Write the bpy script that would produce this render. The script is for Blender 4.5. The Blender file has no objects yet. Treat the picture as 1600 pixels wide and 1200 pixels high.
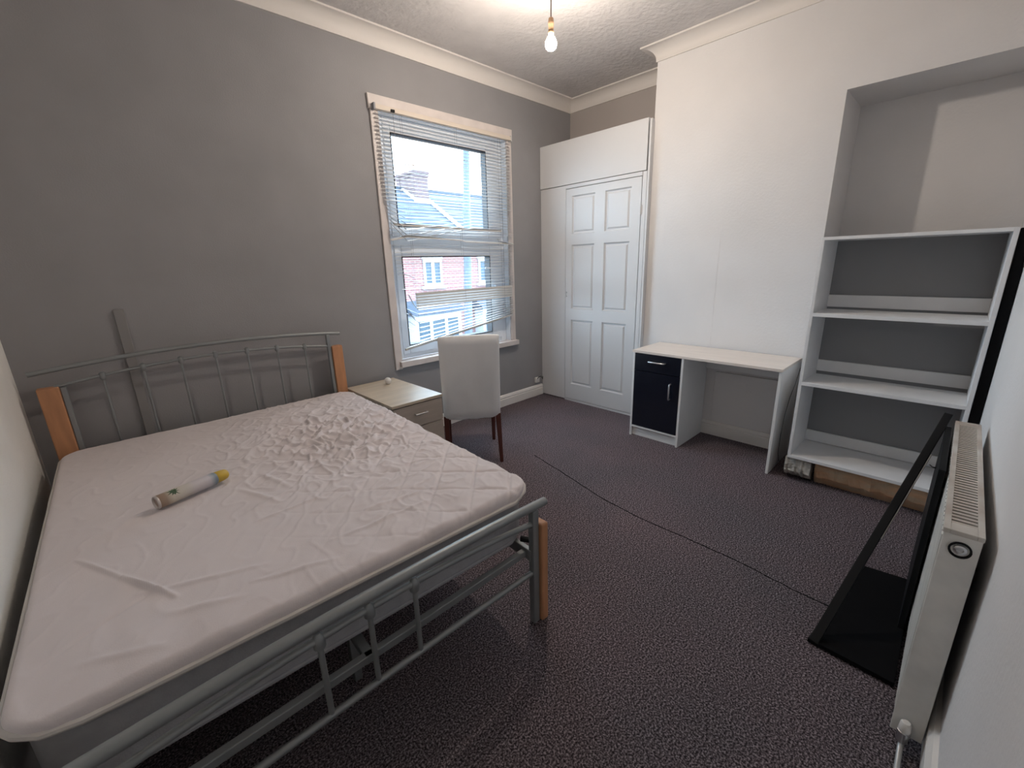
import bpy, bmesh, math, random
from mathutils import Vector, Matrix, noise
random.seed(4)
PI = math.pi
S = bpy.context.scene
COL = S.collection

# ------------------------------------------------------------------ camera
cam_d = bpy.data.cameras.new('camera')
cam = bpy.data.objects.new('camera', cam_d); COL.objects.link(cam); S.camera = cam
FPX = 672.118
cam_d.sensor_width = 36.0; cam_d.lens = 36.0 * FPX / 1600.0; cam_d.clip_start = 0.02
def _rot(y, p, r):
    y, p, r = map(math.radians, (y, p, r))
    F = Vector((math.cos(p)*math.sin(-y), math.cos(p)*math.cos(y), math.sin(p)))
    R = Vector((math.cos(y), math.sin(y), 0)); U = R.cross(F)
    return R*math.cos(r)+U*math.sin(r), -R*math.sin(r)+U*math.cos(r), F
R_, U_, F_ = _rot(-43.761, -15.573, -1.62)
M = Matrix((R_, U_, -F_)).transposed().to_4x4()
M.translation = Vector((0.3192, -3.3049, 1.5))
cam.matrix_world = M

# ------------------------------------------------------------------ light and exposure
SKY = 3.7
BULB = 212.0
EXPO = 2.15
w = bpy.data.worlds.new('sky'); S.world = w; w.use_nodes = True
nt = w.node_tree; nt.nodes.clear()
wo = nt.nodes.new('ShaderNodeOutputWorld'); bg = nt.nodes.new('ShaderNodeBackground')
tc = nt.nodes.new('ShaderNodeTexCoord'); mp = nt.nodes.new('ShaderNodeMapping'); nz = nt.nodes.new('ShaderNodeTexNoise')
mp.inputs['Scale'].default_value = (1, 1, 3); nz.inputs['Scale'].default_value = 2.2; nz.inputs['Detail'].default_value = 5
cr = nt.nodes.new('ShaderNodeValToRGB')
cr.color_ramp.elements[0].position = .3; cr.color_ramp.elements[0].color = (.66, .84, 1.0, 1)
cr.color_ramp.elements[1].position = .75; cr.color_ramp.elements[1].color = (.80, .93, 1.0, 1)
nt.links.new(tc.outputs['Generated'], mp.inputs[0]); nt.links.new(mp.outputs[0], nz.inputs['Vector'])
nt.links.new(nz.outputs['Fac'], cr.inputs[0]); nt.links.new(cr.outputs[0], bg.inputs[0])
bg.inputs[1].default_value = SKY; nt.links.new(bg.outputs[0], wo.inputs[0])
pl = bpy.data.lights.new('window_portal', 'AREA'); pl.shape = 'RECTANGLE'; pl.size = 1.32; pl.size_y = 1.92
pl.cycles.is_portal = True
po = bpy.data.objects.new('window_portal', pl); COL.objects.link(po)
po.location = (2.822, .34, 1.68); po.rotation_euler = (-PI/2, 0, 0)
S.view_settings.view_transform = 'Standard'; S.view_settings.look = 'None'
S.view_settings.gamma = 1; S.view_settings.use_curve_mapping = False
S.view_settings.exposure = EXPO

# ------------------------------------------------------------------ materials
def mat(name, col, rough=.6, metal=0, bump=0, bscale=40, var=0, vscale=8, coat=0, spec=.5, bdist=.01, detail=4, col2=None, stretch=None, sheen=0):
    m = bpy.data.materials.new(name); m.use_nodes = True
    n = m.node_tree; b = n.nodes['Principled BSDF']
    b.inputs['Base Color'].default_value = (*col, 1); b.inputs['Roughness'].default_value = rough
    b.inputs['Metallic'].default_value = metal; b.inputs['Coat Weight'].default_value = coat
    b.inputs['Specular IOR Level'].default_value = spec; b.inputs['Sheen Weight'].default_value = sheen
    t = n.nodes.new('ShaderNodeTexCoord'); mpn = n.nodes.new('ShaderNodeMapping')
    n.links.new(t.outputs['Object'], mpn.inputs[0])
    if stretch: mpn.inputs['Scale'].default_value = stretch
    if var or col2:
        a = n.nodes.new('ShaderNodeTexNoise'); a.inputs['Scale'].default_value = vscale; a.inputs['Detail'].default_value = detail
        n.links.new(mpn.outputs[0], a.inputs['Vector'])
        r = n.nodes.new('ShaderNodeValToRGB'); r.color_ramp.elements[0].position = .3; r.color_ramp.elements[1].position = .7
        c2 = col2 or tuple(min(1, c*(1+var)) for c in col); c1 = col if col2 else tuple(c*(1-var) for c in col)
        r.color_ramp.elements[0].color = (*c1, 1); r.color_ramp.elements[1].color = (*c2, 1)
        n.links.new(a.outputs['Fac'], r.inputs[0]); n.links.new(r.outputs[0], b.inputs['Base Color'])
    if bump:
        a = n.nodes.new('ShaderNodeTexNoise'); a.inputs['Scale'].default_value = bscale; a.inputs['Detail'].default_value = 5
        n.links.new(mpn.outputs[0], a.inputs['Vector'])
        bn = n.nodes.new('ShaderNodeBump'); bn.inputs['Strength'].default_value = bump; bn.inputs['Distance'].default_value = bdist
        n.links.new(a.outputs['Fac'], bn.inputs['Height']); n.links.new(bn.outputs[0], b.inputs['Normal'])
    return m

WALLW = (.73, .71, .705)
m_grey = mat('grey_wall_paint', (.30, .292, .300), .75, bump=.25, bscale=120, var=.05, vscale=3, bdist=.004)
m_white_wall = mat('white_wall_paint', WALLW, .7, bump=.25, bscale=60, var=.025, vscale=2.5, bdist=.006)
m_left_wall = mat('cream_wall_paint', (.86, .84, .80), .7, bump=.3, bscale=90, var=.03, vscale=2.5, bdist=.006)
m_alcove = mat('taupe_alcove_paint', (.42, .38, .36), .8, bump=.2, bscale=60, bdist=.005)
m_ceil = mat('textured_ceiling_paint', (.60, .575, .57), .8, bump=.7, bscale=26, var=.05, vscale=6, bdist=.012)
m_gloss_white = mat('white_gloss_paint', (.80, .77, .74), .4, bump=.1, bscale=30, bdist=.003, var=.02, vscale=5)
m_cornice = mat('white_plaster_cornice', (.72, .68, .65), .6, bump=.1, bscale=40, bdist=.003)
m_cup = mat('white_satin_door_paint', (.66, .66, .67), .45, bump=.12, bscale=25, bdist=.004)
m_upvc = mat('white_upvc', (.84, .89, .96), .3)
m_gasket = mat('black_rubber_gasket', (.02, .02, .025), .6)
m_mela = mat('white_melamine', (.82, .82, .82), .4, var=.03, vscale=4)
m_melatop = mat('pale_wood_grain_top', (.80, .72, .66), .35, var=.05, vscale=3, stretch=(8, 1, 1))
m_shelf_w = mat('white_painted_shelf', (.80, .80, .81), .5, bump=.1, bscale=20, bdist=.003, var=.05, vscale=5)
m_backgrey = mat('dark_grey_back_panel', (.26, .26, .27), .75, bump=.2, bscale=120, bdist=.003)
m_blackgloss = mat('black_gloss_front', (.006, .008, .016), .25)
m_black = mat('black_satin_metal', (.004, .004, .005), .6, spec=.25)
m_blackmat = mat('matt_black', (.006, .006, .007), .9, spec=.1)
m_chrome = mat('brushed_chrome', (.65, .65, .66), .28, 1)
m_bedmetal = mat('grey_powder_coated_steel', (.27, .285, .29), .42, .45)
m_bedwood = mat('orange_varnished_beech', (.50, .24, .12), .45, var=.15, vscale=5, stretch=(6, 6, 1))
m_darkwood = mat('dark_cherry_wood_leg', (.10, .030, .022), .35)
m_nswood = mat('oak_effect_top', (.60, .51, .40), .4, var=.08, vscale=4, stretch=(1, 9, 1))
m_nsfront = mat('oak_effect_front', (.44, .38, .33), .5, var=.08, vscale=4, stretch=(1, 1, 9))
m_chair = mat('off_white_leatherette', (.84, .84, .85), .5, bump=.15, bscale=60, bdist=.003, var=.03, vscale=6)
m_rad = mat('aged_white_radiator_enamel', (.74, .73, .70), .4, var=.10, vscale=9, bump=.05, bscale=30)
m_radin = mat('dark_radiator_inside', (.06, .05, .045), .9)  # near-black brown for the convector and wall brackets
m_rust = mat('rust_stained_grille', (.62, .60, .56), .5, col2=(.40, .33, .28), vscale=7)
m_protector = mat('pinkish_white_quilted_cotton', (.70, .635, .64), .85, bump=.25, bscale=260, bdist=.002, var=.03, vscale=3, sheen=.2)
m_binding = mat('cream_binding_tape', (.62, .58, .55), .8)
m_matt = mat('grey_mattress_ticking', (.36, .36, .38), .85, bump=.3, bscale=200, bdist=.003, var=.06, vscale=30)
m_patch = mat('pale_grey_tape', (.46, .45, .46), .7)
m_brick = mat('broken_concrete', (.42, .39, .35), .95, bump=1, bscale=30, bdist=.02, var=.25, vscale=25)
m_ply = mat('raw_orange_timber', (.66, .38, .22), .9, bump=.5, bscale=40, bdist=.006, col2=(.50, .40, .28), vscale=7, stretch=(1, 1, 3))
m_slat = mat('cream_aluminium_slat', (.56, .55, .54), .4, var=.04, vscale=12)
m_cord = mat('blind_cord', (.30, .30, .33), .8)
m_cable = mat('black_cable', (.015, .015, .015), .5)
m_brownflex = mat('brown_flex', (.10, .06, .04), .6)
m_brass = mat('old_brass_holder', (.35, .22, .13), .4, .5)
m_red = mat('trunking_grey_paint', (.25, .24, .24), .6)
m_ball = mat('white_plastic', (.80, .77, .74), .35)

# carpet: dark speckled twist pile
m_carpet = bpy.data.materials.new('dark_speckled_carpet'); m_carpet.use_nodes = True
n = m_carpet.node_tree; b = n.nodes['Principled BSDF']; b.inputs['Roughness'].default_value = 1; b.inputs['Specular IOR Level'].default_value = .1
t = n.nodes.new('ShaderNodeTexCoord')
a = n.nodes.new('ShaderNodeTexNoise'); a.inputs['Scale'].default_value = 150; a.inputs['Detail'].default_value = 4; a.inputs['Roughness'].default_value = .7
a2 = n.nodes.new('ShaderNodeTexNoise'); a2.inputs['Scale'].default_value = 1.6; a2.inputs['Detail'].default_value = 4
r = n.nodes.new('ShaderNodeValToRGB')
r.color_ramp.elements[0].position = .38; r.color_ramp.elements[0].color = (.020, .016, .019, 1)
r.color_ramp.elements[1].position = .66; r.color_ramp.elements[1].color = (.62, .54, .57, 1)
e = r.color_ramp.elements.new(.5); e.color = (.145, .121, .130, 1)
mx = n.nodes.new('ShaderNodeMix'); mx.data_type = 'RGBA'; mx.blend_type = 'MULTIPLY'; mx.inputs[0].default_value = 1
r2 = n.nodes.new('ShaderNodeValToRGB'); r2.color_ramp.elements[0].position = .3; r2.color_ramp.elements[0].color = (.88, .90, .93, 1); r2.color_ramp.elements[1].position = .7; r2.color_ramp.elements[1].color = (1.10, 1.01, 1.03, 1)
for s_ in (a, a2): n.links.new(t.outputs['Object'], s_.inputs['Vector'])
n.links.new(a.outputs['Fac'], r.inputs[0]); n.links.new(a2.outputs['Fac'], r2.inputs[0])
n.links.new(r.outputs[0], mx.inputs[6]); n.links.new(r2.outputs[0], mx.inputs[7]); n.links.new(mx.outputs[2], b.inputs['Base Color'])
bn = n.nodes.new('ShaderNodeBump'); bn.inputs['Strength'].default_value = 1; bn.inputs['Distance'].default_value = .012
n.links.new(a.outputs['Fac'], bn.inputs['Height']); n.links.new(bn.outputs[0], b.inputs['Normal'])

m_glass = bpy.data.materials.new('window_glass'); m_glass.use_nodes = True
n = m_glass.node_tree; n.nodes.remove(n.nodes['Principled BSDF']); o_ = n.nodes['Material Output']
tr = n.nodes.new('ShaderNodeBsdfTransparent'); gl = n.nodes.new('ShaderNodeBsdfGlossy'); gl.inputs['Roughness'].default_value = .02
tr.inputs[0].default_value = (.93, .97, 1, 1)
ms = n.nodes.new('ShaderNodeMixShader'); ms.inputs[0].default_value = .06
n.links.new(tr.outputs[0], ms.inputs[1]); n.links.new(gl.outputs[0], ms.inputs[2]); n.links.new(ms.outputs[0], o_.inputs[0])

m_bulb = bpy.data.materials.new('glowing_bulb_glass'); m_bulb.use_nodes = True
b = m_bulb.node_tree.nodes['Principled BSDF']; b.inputs['Emission Color'].default_value = (1, .88, .75, 1); b.inputs['Emission Strength'].default_value = BULB

def brickmat(name, c1, c2, mortar, scale):
    m = bpy.data.materials.new(name); m.use_nodes = True
    n = m.node_tree; b = n.nodes['Principled BSDF']; b.inputs['Roughness'].default_value = .9
    t = n.nodes.new('ShaderNodeTexCoord'); sp = n.nodes.new('ShaderNodeSeparateXYZ'); cb = n.nodes.new('ShaderNodeCombineXYZ')
    ad = n.nodes.new('ShaderNodeMath'); ad.operation = 'ADD'
    n.links.new(t.outputs['Object'], sp.inputs[0]); n.links.new(sp.outputs[0], ad.inputs[0]); n.links.new(sp.outputs[1], ad.inputs[1])
    n.links.new(ad.outputs[0], cb.inputs[0]); n.links.new(sp.outputs[2], cb.inputs[1])
    k = n.nodes.new('ShaderNodeTexBrick'); n.links.new(cb.outputs[0], k.inputs['Vector'])
    k.inputs['Scale'].default_value = scale; k.inputs['Color1'].default_value = (*c1, 1); k.inputs['Color2'].default_value = (*c2, 1); k.inputs['Mortar'].default_value = (*mortar, 1)
    k.inputs['Brick Width'].default_value = .225; k.inputs['Row Height'].default_value = .078; k.inputs['Mortar Size'].default_value = .012
    n.links.new(k.outputs[0], b.inputs['Base Color'])
    bn = n.nodes.new('ShaderNodeBump'); bn.inputs['Distance'].default_value = .01; bn.invert = True
    n.links.new(k.outputs['Fac'], bn.inputs['Height']); n.links.new(bn.outputs[0], b.inputs['Normal'])
    return m
m_brickwall = brickmat('red_brickwork', (.15, .058, .058), (.12, .05, .05), (.18, .15, .15), 1)
m_chimney = brickmat('pinkish_brickwork', (.075, .042, .045), (.055, .034, .037), (.09, .078, .08), 1)
m_roof = mat('blue_grey_slate', (.024, .036, .056), .7, var=.25, vscale=6, bump=.4, bscale=10)
m_extwhite = mat('white_render', (.28, .30, .32), .6)
m_extglass = mat('dark_far_window_glass', (.03, .05, .07), .3, spec=.2)
m_pole = mat('galvanised_pole', (.030, .048, .072), .5)
m_road = mat('grey_tarmac', (.10, .10, .10), .9)
m_lead = mat('lead_flashing', (.26, .28, .30), .6)
m_pot = mat('buff_clay_pot', (.30, .20, .15), .8)

# spray can print
m_can = bpy.data.materials.new('printed_can_label'); m_can.use_nodes = True
n = m_can.node_tree; b = n.nodes['Principled BSDF']; b.inputs['Roughness'].default_value = .4
t = n.nodes.new('ShaderNodeTexCoord'); sp = n.nodes.new('ShaderNodeSeparateXYZ'); r = n.nodes.new('ShaderNodeValToRGB')
n.links.new(t.outputs['Object'], sp.inputs[0])
mr = n.nodes.new('ShaderNodeMapRange'); mr.inputs[1].default_value = -.135; mr.inputs[2].default_value = .135
n.links.new(sp.outputs[0], mr.inputs[0]); n.links.new(mr.outputs[0], r.inputs[0])
els = r.color_ramp.elements; els[0].position = 0; els[0].color = (.30, .20, .15, 1); els[1].position = 1; els[1].color = (.20, .25, .30, 1)
for p, c in ((.12, (.38, .28, .21)), (.2, (.62, .57, .48)), (.42, (.60, .56, .52)), (.5, (.60, .55, .56)), (.72, (.55, .52, .56)), (.80, (.20, .26, .32))):
    q = els.new(p); q.color = (*c, 1)
n.links.new(r.outputs[0], b.inputs['Base Color'])
m_canbase = mat('pale_can_metal', (.55, .50, .48), .35, .6)
m_yellow = mat('yellow_plastic', (.62, .42, .06), .45)
m_leaf = mat('printed_green_leaf', (.05, .10, .05), .5)

# ------------------------------------------------------------------ mesh helpers
def link(name, me, m=None, parent=None):
    o = bpy.data.objects.new(name, me); COL.objects.link(o)
    if m: me.materials.append(m)
    if parent: o.parent = parent
    return o
def fin(bm, name, m=None, parent=None, smooth=False, bev=0, seg=2):
    bmesh.ops.recalc_face_normals(bm, faces=bm.faces)
    me = bpy.data.meshes.new(name); bm.to_mesh(me); bm.free()
    if smooth:
        for p in me.polygons: p.use_smooth = True
        try: me.set_sharp_from_angle(angle=math.radians(40))
        except Exception: pass
    o = link(name, me, m, parent)
    if bev:
        md = o.modifiers.new('bevel', 'BEVEL'); md.width = bev; md.segments = seg; md.limit_method = 'ANGLE'
    return o
def hexa(bm, p):   # p: 8 points, bottom 4 then top 4
    v = [bm.verts.new(q) for q in p]
    for f in ((0, 3, 2, 1), (4, 5, 6, 7), (0, 1, 5, 4), (1, 2, 6, 5), (2, 3, 7, 6), (3, 0, 4, 7)): bm.faces.new([v[i] for i in f])
def bx(bm, x0, x1, y0, y1, z0, z1):
    x0, x1 = sorted((x0, x1)); y0, y1 = sorted((y0, y1)); z0, z1 = sorted((z0, z1))
    hexa(bm, [(x0, y0, z0), (x1, y0, z0), (x1, y1, z0), (x0, y1, z0), (x0, y0, z1), (x1, y0, z1), (x1, y1, z1), (x0, y1, z1)])
def box(name, d, m, parent=None, bev=0, seg=2):
    bm = bmesh.new()
    for q in (d if isinstance(d[0], (tuple, list)) else [d]): bx(bm, *q)
    return fin(bm, name, m, parent, bev=bev, seg=seg)
def tube(bm, pts, r, n=10, caps=True):
    pts = [Vector(p) for p in pts]; rs = r if isinstance(r, (list, tuple)) else [r]*len(pts)
    rings = []; up = None
    for i, p in enumerate(pts):
        d = (pts[min(i+1, len(pts)-1)]-pts[max(i-1, 0)]).normalized()
        if up is None:
            up = Vector((0, 0, 1)) if abs(d.z) < .9 else Vector((1, 0, 0))
        a = d.cross(up).normalized(); c = a.cross(d).normalized(); up = c
        rings.append([bm.verts.new(p+(a*math.cos(2*PI*k/n)+c*math.sin(2*PI*k/n))*rs[i]) for k in range(n)])
    for i in range(len(rings)-1):
        for k in range(n): bm.faces.new([rings[i][k], rings[i][(k+1) % n], rings[i+1][(k+1) % n], rings[i+1][k]])
    if caps: bm.faces.new(rings[0][::-1]); bm.faces.new(rings[-1])
def tubeo(name, pts, r, m, parent=None, n=12):
    bm = bmesh.new(); tube(bm, pts, r, n); return fin(bm, name, m, parent, smooth=True)
def lathe(bm, prof, c, n=20, axis='z'):
    rings = []
    for r, h in prof:
        ring = []
        for k in range(n):
            a = 2*PI*k/n; u, v = r*math.cos(a), r*math.sin(a)
            p = {'z': (u, v, h), 'x': (h, u, v), 'y': (u, h, v)}[axis]
            ring.append(bm.verts.new(Vector(c)+Vector(p)))
        rings.append(ring)
    for i in range(len(rings)-1):
        for k in range(n): bm.faces.new([rings[i][k], rings[i][(k+1) % n], rings[i+1][(k+1) % n], rings[i+1][k]])
    bm.faces.new(rings[0][::-1]); bm.faces.new(rings[-1])
def latheo(name, prof, c, m, parent=None, n=20, axis='z'):
    bm = bmesh.new(); lathe(bm, prof, c, n, axis); return fin(bm, name, m, parent, smooth=True)
def thing(name, label, cat, loc, group=None, rz=0):
    o = bpy.data.objects.new(name, None); COL.objects.link(o); o.location = loc; o.rotation_euler.z = rz
    o.empty_display_size = .1
    o['label'] = label; o['category'] = cat
    if group: o['group'] = group
    return o
def adopt(t):
    # parts are modelled in world coordinates: move them into the thing's frame
    for c in list(t.children): c.location = c.location-t.location
def struct(o): o['kind'] = 'structure'; return o
def tag(o, label, cat, group=None):
    o['label'] = label; o['category'] = cat
    if group: o['group'] = group
    return o

# ------------------------------------------------------------------ room
XA, XB, XN = 4.47, 4.033, 4.52        # alcove back, chimney breast face, niche back
YW, YB, YB2, YR = 0.0, -1.245, -2.566, -3.482
ZC = 3.15; XL = -.035
floor = struct(box('floor', (XL-.2, 4.9, YR-.2, .3, -.12, 0), m_carpet))
bm = bmesh.new()   # joint where two lengths of carpet meet, slightly proud and ragged
pts = [(2.66, -1.1), (2.58, -1.45), (2.47, -1.9), (2.44, -2.18), (2.44, -2.5), (2.43, -2.75), (2.40, -3.0), (2.39, -3.35)]
vs = []
for i, (x, y) in enumerate([(pts[k][0]+(pts[k+1][0]-pts[k][0])*j/8, pts[k][1]+(pts[k+1][1]-pts[k][1])*j/8) for k in range(len(pts)-1) for j in range(8)]):
    wd = .0025+.002*random.random(); jx = random.uniform(-.003, .003)
    vs.append([bm.verts.new((x+jx-wd, y, .0005)), bm.verts.new((x+jx, y, .003)), bm.verts.new((x+jx+wd, y, .0005))])
for p, q in zip(vs, vs[1:]):
    for k in (0, 1): bm.faces.new([p[k], p[k+1], q[k+1], q[k]])
seam = fin(bm, 'carpet_seam', m_blackmat, floor)
struct(box('ceiling', (XL-.2, 4.9, YR-.2, .3, ZC, ZC+.12), m_ceil))
struct(box('wall_left', (XL-.15, XL, YR-.2, .3, 0, ZC), m_left_wall))
struct(box('wall_back', (XL, 4.9, YR-.15, YR, 0, ZC), m_white_wall))
# window wall with its opening
OX0, OX1, OZ0, OZ1 = 2.16, 3.487, .70, 2.64
struct(box('wall_front', [(XL-.15, OX0, 0, .32, 0, ZC), (OX1, 4.9, 0, .32, 0, ZC), (OX0, OX1, 0, .32, 0, OZ0), (OX0, OX1, 0, .32, OZ1, ZC)], m_grey))
# right side: alcove back wall, chimney breast, niche
wr = struct(box('wall_right', [(XB, XA+.4, YB2, YB, 0, ZC), (XN, 4.9, YR, YB2, 0, ZC), (XB, XN, YR, YB2, 2.505, ZC)], m_white_wall))
struct(box('wall_alcove', (XA, 4.9, YB, 0, 0, ZC), m_alcove))
# cornice (coved plaster), mitred at the corners
CW, CH = .105, .105
prof = [(0, 0), (.012, .0)]
prof = [(0, CH), (.010, CH)]+[(.010+(CW-.022)*(1-math.cos(a)), .012+(CH-.024)*(1-math.sin(a))) for a in [i*PI/2/8 for i in range(9)]]+[(CW, .012), (CW, 0), (0, 0)]
def cornice(name, p0, p1, nrm, m0, m1):
    """run from p0 to p1 along a wall; nrm points into the room; m0,m1 = how far each end shifts per unit of projection"""
    bm = bmesh.new(); p0, p1, nrm = Vector((*p0, 0)), Vector((*p1, 0)), Vector((*nrm, 0)); d = (p1-p0).normalized()
    A = [bm.verts.new(p0+nrm*u+d*(m0*u)+Vector((0, 0, ZC-v))) for u, v in prof]
    B = [bm.verts.new(p1+nrm*u+d*(m1*u)+Vector((0, 0, ZC-v))) for u, v in prof]
    k = len(prof)
    for i in range(k): bm.faces.new([A[i], A[(i+1) % k], B[(i+1) % k], B[i]])
    bm.faces.new(A[::-1]); bm.faces.new(B)
    return struct(fin(bm, name, m_cornice, smooth=True))
cornice('trim_1', (XL, 0), (XA, 0), (0, -1), 1, -1)
cornice('trim_2', (XA, 0), (XA, YB), (-1, 0), 1, -1)
cornice('trim_3', (XA, YB), (XB, YB), (0, 1), 1, 1)
cornice('trim_4', (XB, YB), (XB, YR), (-1, 0), -1, -1)
cornice('trim_5', (XL, 0), (XL, YR), (1, 0), 1, -1)
# skirting on the window wall (moulded, torn lower edge) and on the chimney breast
def skirting(name, x0, x1, y, nrm, along, ragged=False):
    bm = bmesh.new(); N = 60
    sec = [(0, .0), (.022, .0), (.022, .085), (.017, .09), (.017, .098), (.022, .103), (.012, .125), (0, .13)]
    prev = None
    for i in range(N+1):
        s = x0+(x1-x0)*i/N
        zb = .004+(abs(noise.noise(Vector((s*5, 3.1, 0))))*.02 if ragged else 0)
        ring = []
        for k, (u, v) in enumerate(sec):
            z = v if k > 1 else zb
            ring.append(bm.verts.new((s, y+nrm*u, z) if along == 'x' else (y+nrm*u, s, z)))
        if prev:
            for k in range(len(sec)): bm.faces.new([prev[k], prev[(k+1) % len(sec)], ring[(k+1) % len(sec)], ring[k]])
        else: bm.faces.new(ring[::-1])
        prev = ring
    bm.faces.new(prev)
    return struct(fin(bm, name, m_gloss_white))
skirting('baseboard_front', XL, 3.972, 0, -1, 'x', True)
skirting('baseboard_right', -1.86, -2.52, XB, -1, 'y')
skirting('baseboard_back', XL, 4.5, YR, 1, 'x')
struct(box('trim_7', (XB-.0014, XB, -1.876, -1.868, .775, 1.75), m_white_wall))
fp = struct(box('trim_6', (XB-.018, XB, -2.505, -1.95, .13, .575), m_white_wall, bev=.002))

# ------------------------------------------------------------------ window
win = bpy.data.objects.new('window_1', None); COL.objects.link(win); win['kind'] = 'structure'; win['label'] = 'tall white window with a fixed upper pane above a lower opening sash'
m_cas = mat('brush_marked_white_gloss', (.66, .60, .58), .5, bump=.2, bscale=20, bdist=.004, var=.06, vscale=9)
bm = bmesh.new()
hexa(bm, [(2.088, -.022, 2.635), (3.552, -.022, 2.635), (3.552, 0, 2.635), (2.088, 0, 2.635), (2.084, -.022, 2.735), (3.556, -.022, 2.735), (3.556, 0, 2.735), (2.084, 0, 2.735)])
fin(bm, 'casing', m_cas, win, bev=.003)
box('casing', (2.098, 2.162, -.018, 0, .645, 2.635), m_cas, win, bev=.003)
box('casing', (3.485, 3.545, -.018, 0, .715, 2.635), m_cas, win, bev=.003)
box('sill', (2.135, 3.56, -.055, .06, .665, .715), m_cas, win, bev=.004)
# reveal lining
box('reveal', [(OX0, OX0+.008, 0, .06, .715, OZ1), (OX1-.008, OX1, 0, .06, .715, OZ1), (OX0, OX1, 0, .06, OZ1-.008, OZ1)], m_upvc, win)
# outer frame, transom
FY0, FY1 = .06, .13
ix0, ix1, iz0, iz1 = OX0+.008, OX1-.008, .715, OZ1-.008
fr = box('frame', [(ix0, ix0+.06, FY0, FY1, iz0, iz1), (ix1-.075, ix1, FY0, FY1, iz0, iz1), (ix0+.06, ix1-.075, FY0, FY1, iz1-.06, iz1), (ix0+.06, ix1-.075, FY0, FY1, iz0, iz0+.05), (ix0+.06, ix1-.075, FY0, FY1, 1.665, 1.755)], m_upvc, win, bev=.005)
def sash(z0, z1, gz0, gz1, y0, y1):
    x0, x1, g0, g1 = ix0+.055, ix1-.07, 2.285, 3.27
    s = box('sash', [(x0, g0, y0, y1, z0, z1), (g1, x1, y0, y1, z0, z1), (g0, g1, y0, y1, gz1, z1), (g0, g1, y0, y1, z0, gz0)], m_upvc, win, bev=.006)
    t_ = .006
    box('gasket', [(g0-.002, g0+t_, y0-.002, y1, gz0, gz1), (g1-t_, g1+.002, y0-.002, y1, gz0, gz1), (g0, g1, y0-.002, y1, gz1-t_, gz1+.002), (g0, g1, y0-.002, y1, gz0-.002, gz0+t_)], m_gasket, s)
    box('pane', (g0, g1, (y0+y1)/2-.002, (y0+y1)/2+.002, gz0, gz1), m_glass, s)
    return s
sash(1.745, iz1-.05, 1.825, 2.52, .05, .12)
s2 = sash(iz0+.04, 1.675, .83, 1.585, .045, .12)
box('latch', [(3.30, 3.33, .028, .045, 1.16, 1.24), (3.305, 3.325, .012, .03, 1.20, 1.30)], m_upvc, s2, bev=.003)
box('stay', (3.20, 3.29, .03, .042, 1.46, 1.475), m_upvc, s2, bev=.003)

# ------------------------------------------------------------------ venetian blind, broken
bl = thing('venetian_blind', 'broken cream venetian blind hanging over the window with bent and sagging slats', 'blind', (2.81, -.04, 2.65))
box('head_rail', (2.118, 3.508, -.058, -.022, 2.628, 2.662), mat('cream_headrail', (.66, .58, .50), .45), bl, bev=.003)
box('end_bracket', (2.108, 2.122, -.06, -.02, 2.622, 2.668), m_cord, bl, bev=.002)
box('end_bracket', (3.503, 3.517, -.06, -.02, 2.622, 2.668), m_slat, bl, bev=.002)
def slat(pts, tilt=0, wd=.0125, tilt1=None):
    """pts: (x,z) along the slat; tilt: rotation of the blade about its length"""
    bm = bmesh.new(); prev = None
    # resample with smooth bends
    n_ = len(pts)
    for i, (x, z) in enumerate(pts):
        tl = tilt if tilt1 is None else tilt+(tilt1-tilt)*i/(n_-1)
        row = []
        for layer in (0, 1):
            for u in ((-1, -.4, .4, 1) if layer == 0 else (1, .4, -.4, -1)):
                yy = u*wd; zz = .0022*(1-u*u)-layer*.0007
                row.append(bm.verts.new((x, -.040+yy*math.cos(tl)-zz*math.sin(tl), z+yy*math.sin(tl)+zz*math.cos(tl))))
        if prev:
            k = len(row)
            for j in range(k): bm.faces.new([prev[j], prev[(j+1) % k], row[(j+1) % k], row[j]])
        else: bm.faces.new(row[::-1])
        prev = row
    bm.faces.new(prev)
    return fin(bm, 'slat', m_slat, bl, smooth=True)
XL0, XR0 = 2.128, 3.500
z = 2.607
k = 0
while z > 1.99:
    slat([(XL0+random.uniform(-.004, .004), z), (2.4, z+.0005), (2.9, z-.001), (XR0+random.uniform(-.004, .004), z)], random.uniform(.30, .42))
    z -= .0272; k += 1
# slats dragged down on the left
for i in range(7):
    zz = 1.985-i*.026
    drop = .012+.018*i
    slat([(2.14+.004*i, zz+.01), (2.22, zz-drop*.35), (2.30, zz-drop), (2.36, zz-drop*.95), (2.7, zz-drop*.4), (3.0, zz), (XR0, zz)], .08+.05*i, tilt1=.05)
slat([(2.185, 1.832), (2.5, 1.828), (2.9, 1.818), (3.36, 1.815)], 1.0)
slat([(2.15, 1.80), (2.6, 1.79), (3.1, 1.79), (XR0, 1.79)], .1)
slat([(2.15, 1.775), (2.6, 1.765), (3.1, 1.765), (XR0, 1.765)], .1)
slat([(2.15, 1.752), (2.32, 1.748), (2.9, 1.745), (3.3, 1.735), (3.5, 1.69)], .1)
slat([(2.152, 1.712), (2.30, 1.742), (2.45, 1.738), (2.86, 1.722), (2.9, 1.712), (3.52, 1.697)], .75)
for i in range(13):
    zz = 1.672-i*.0292
    l = .004*i
    if i in (9, 10, 11): slat([(2.235, zz+.05-.01*i+.08), (2.34, zz+.0), (2.6, zz+.004), (XR0, zz)], .05)
    else: slat([(2.16+l, zz), (2.6, zz+.003), (3.1, zz), (XR0, zz)], random.uniform(-.05, .1))
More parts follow.
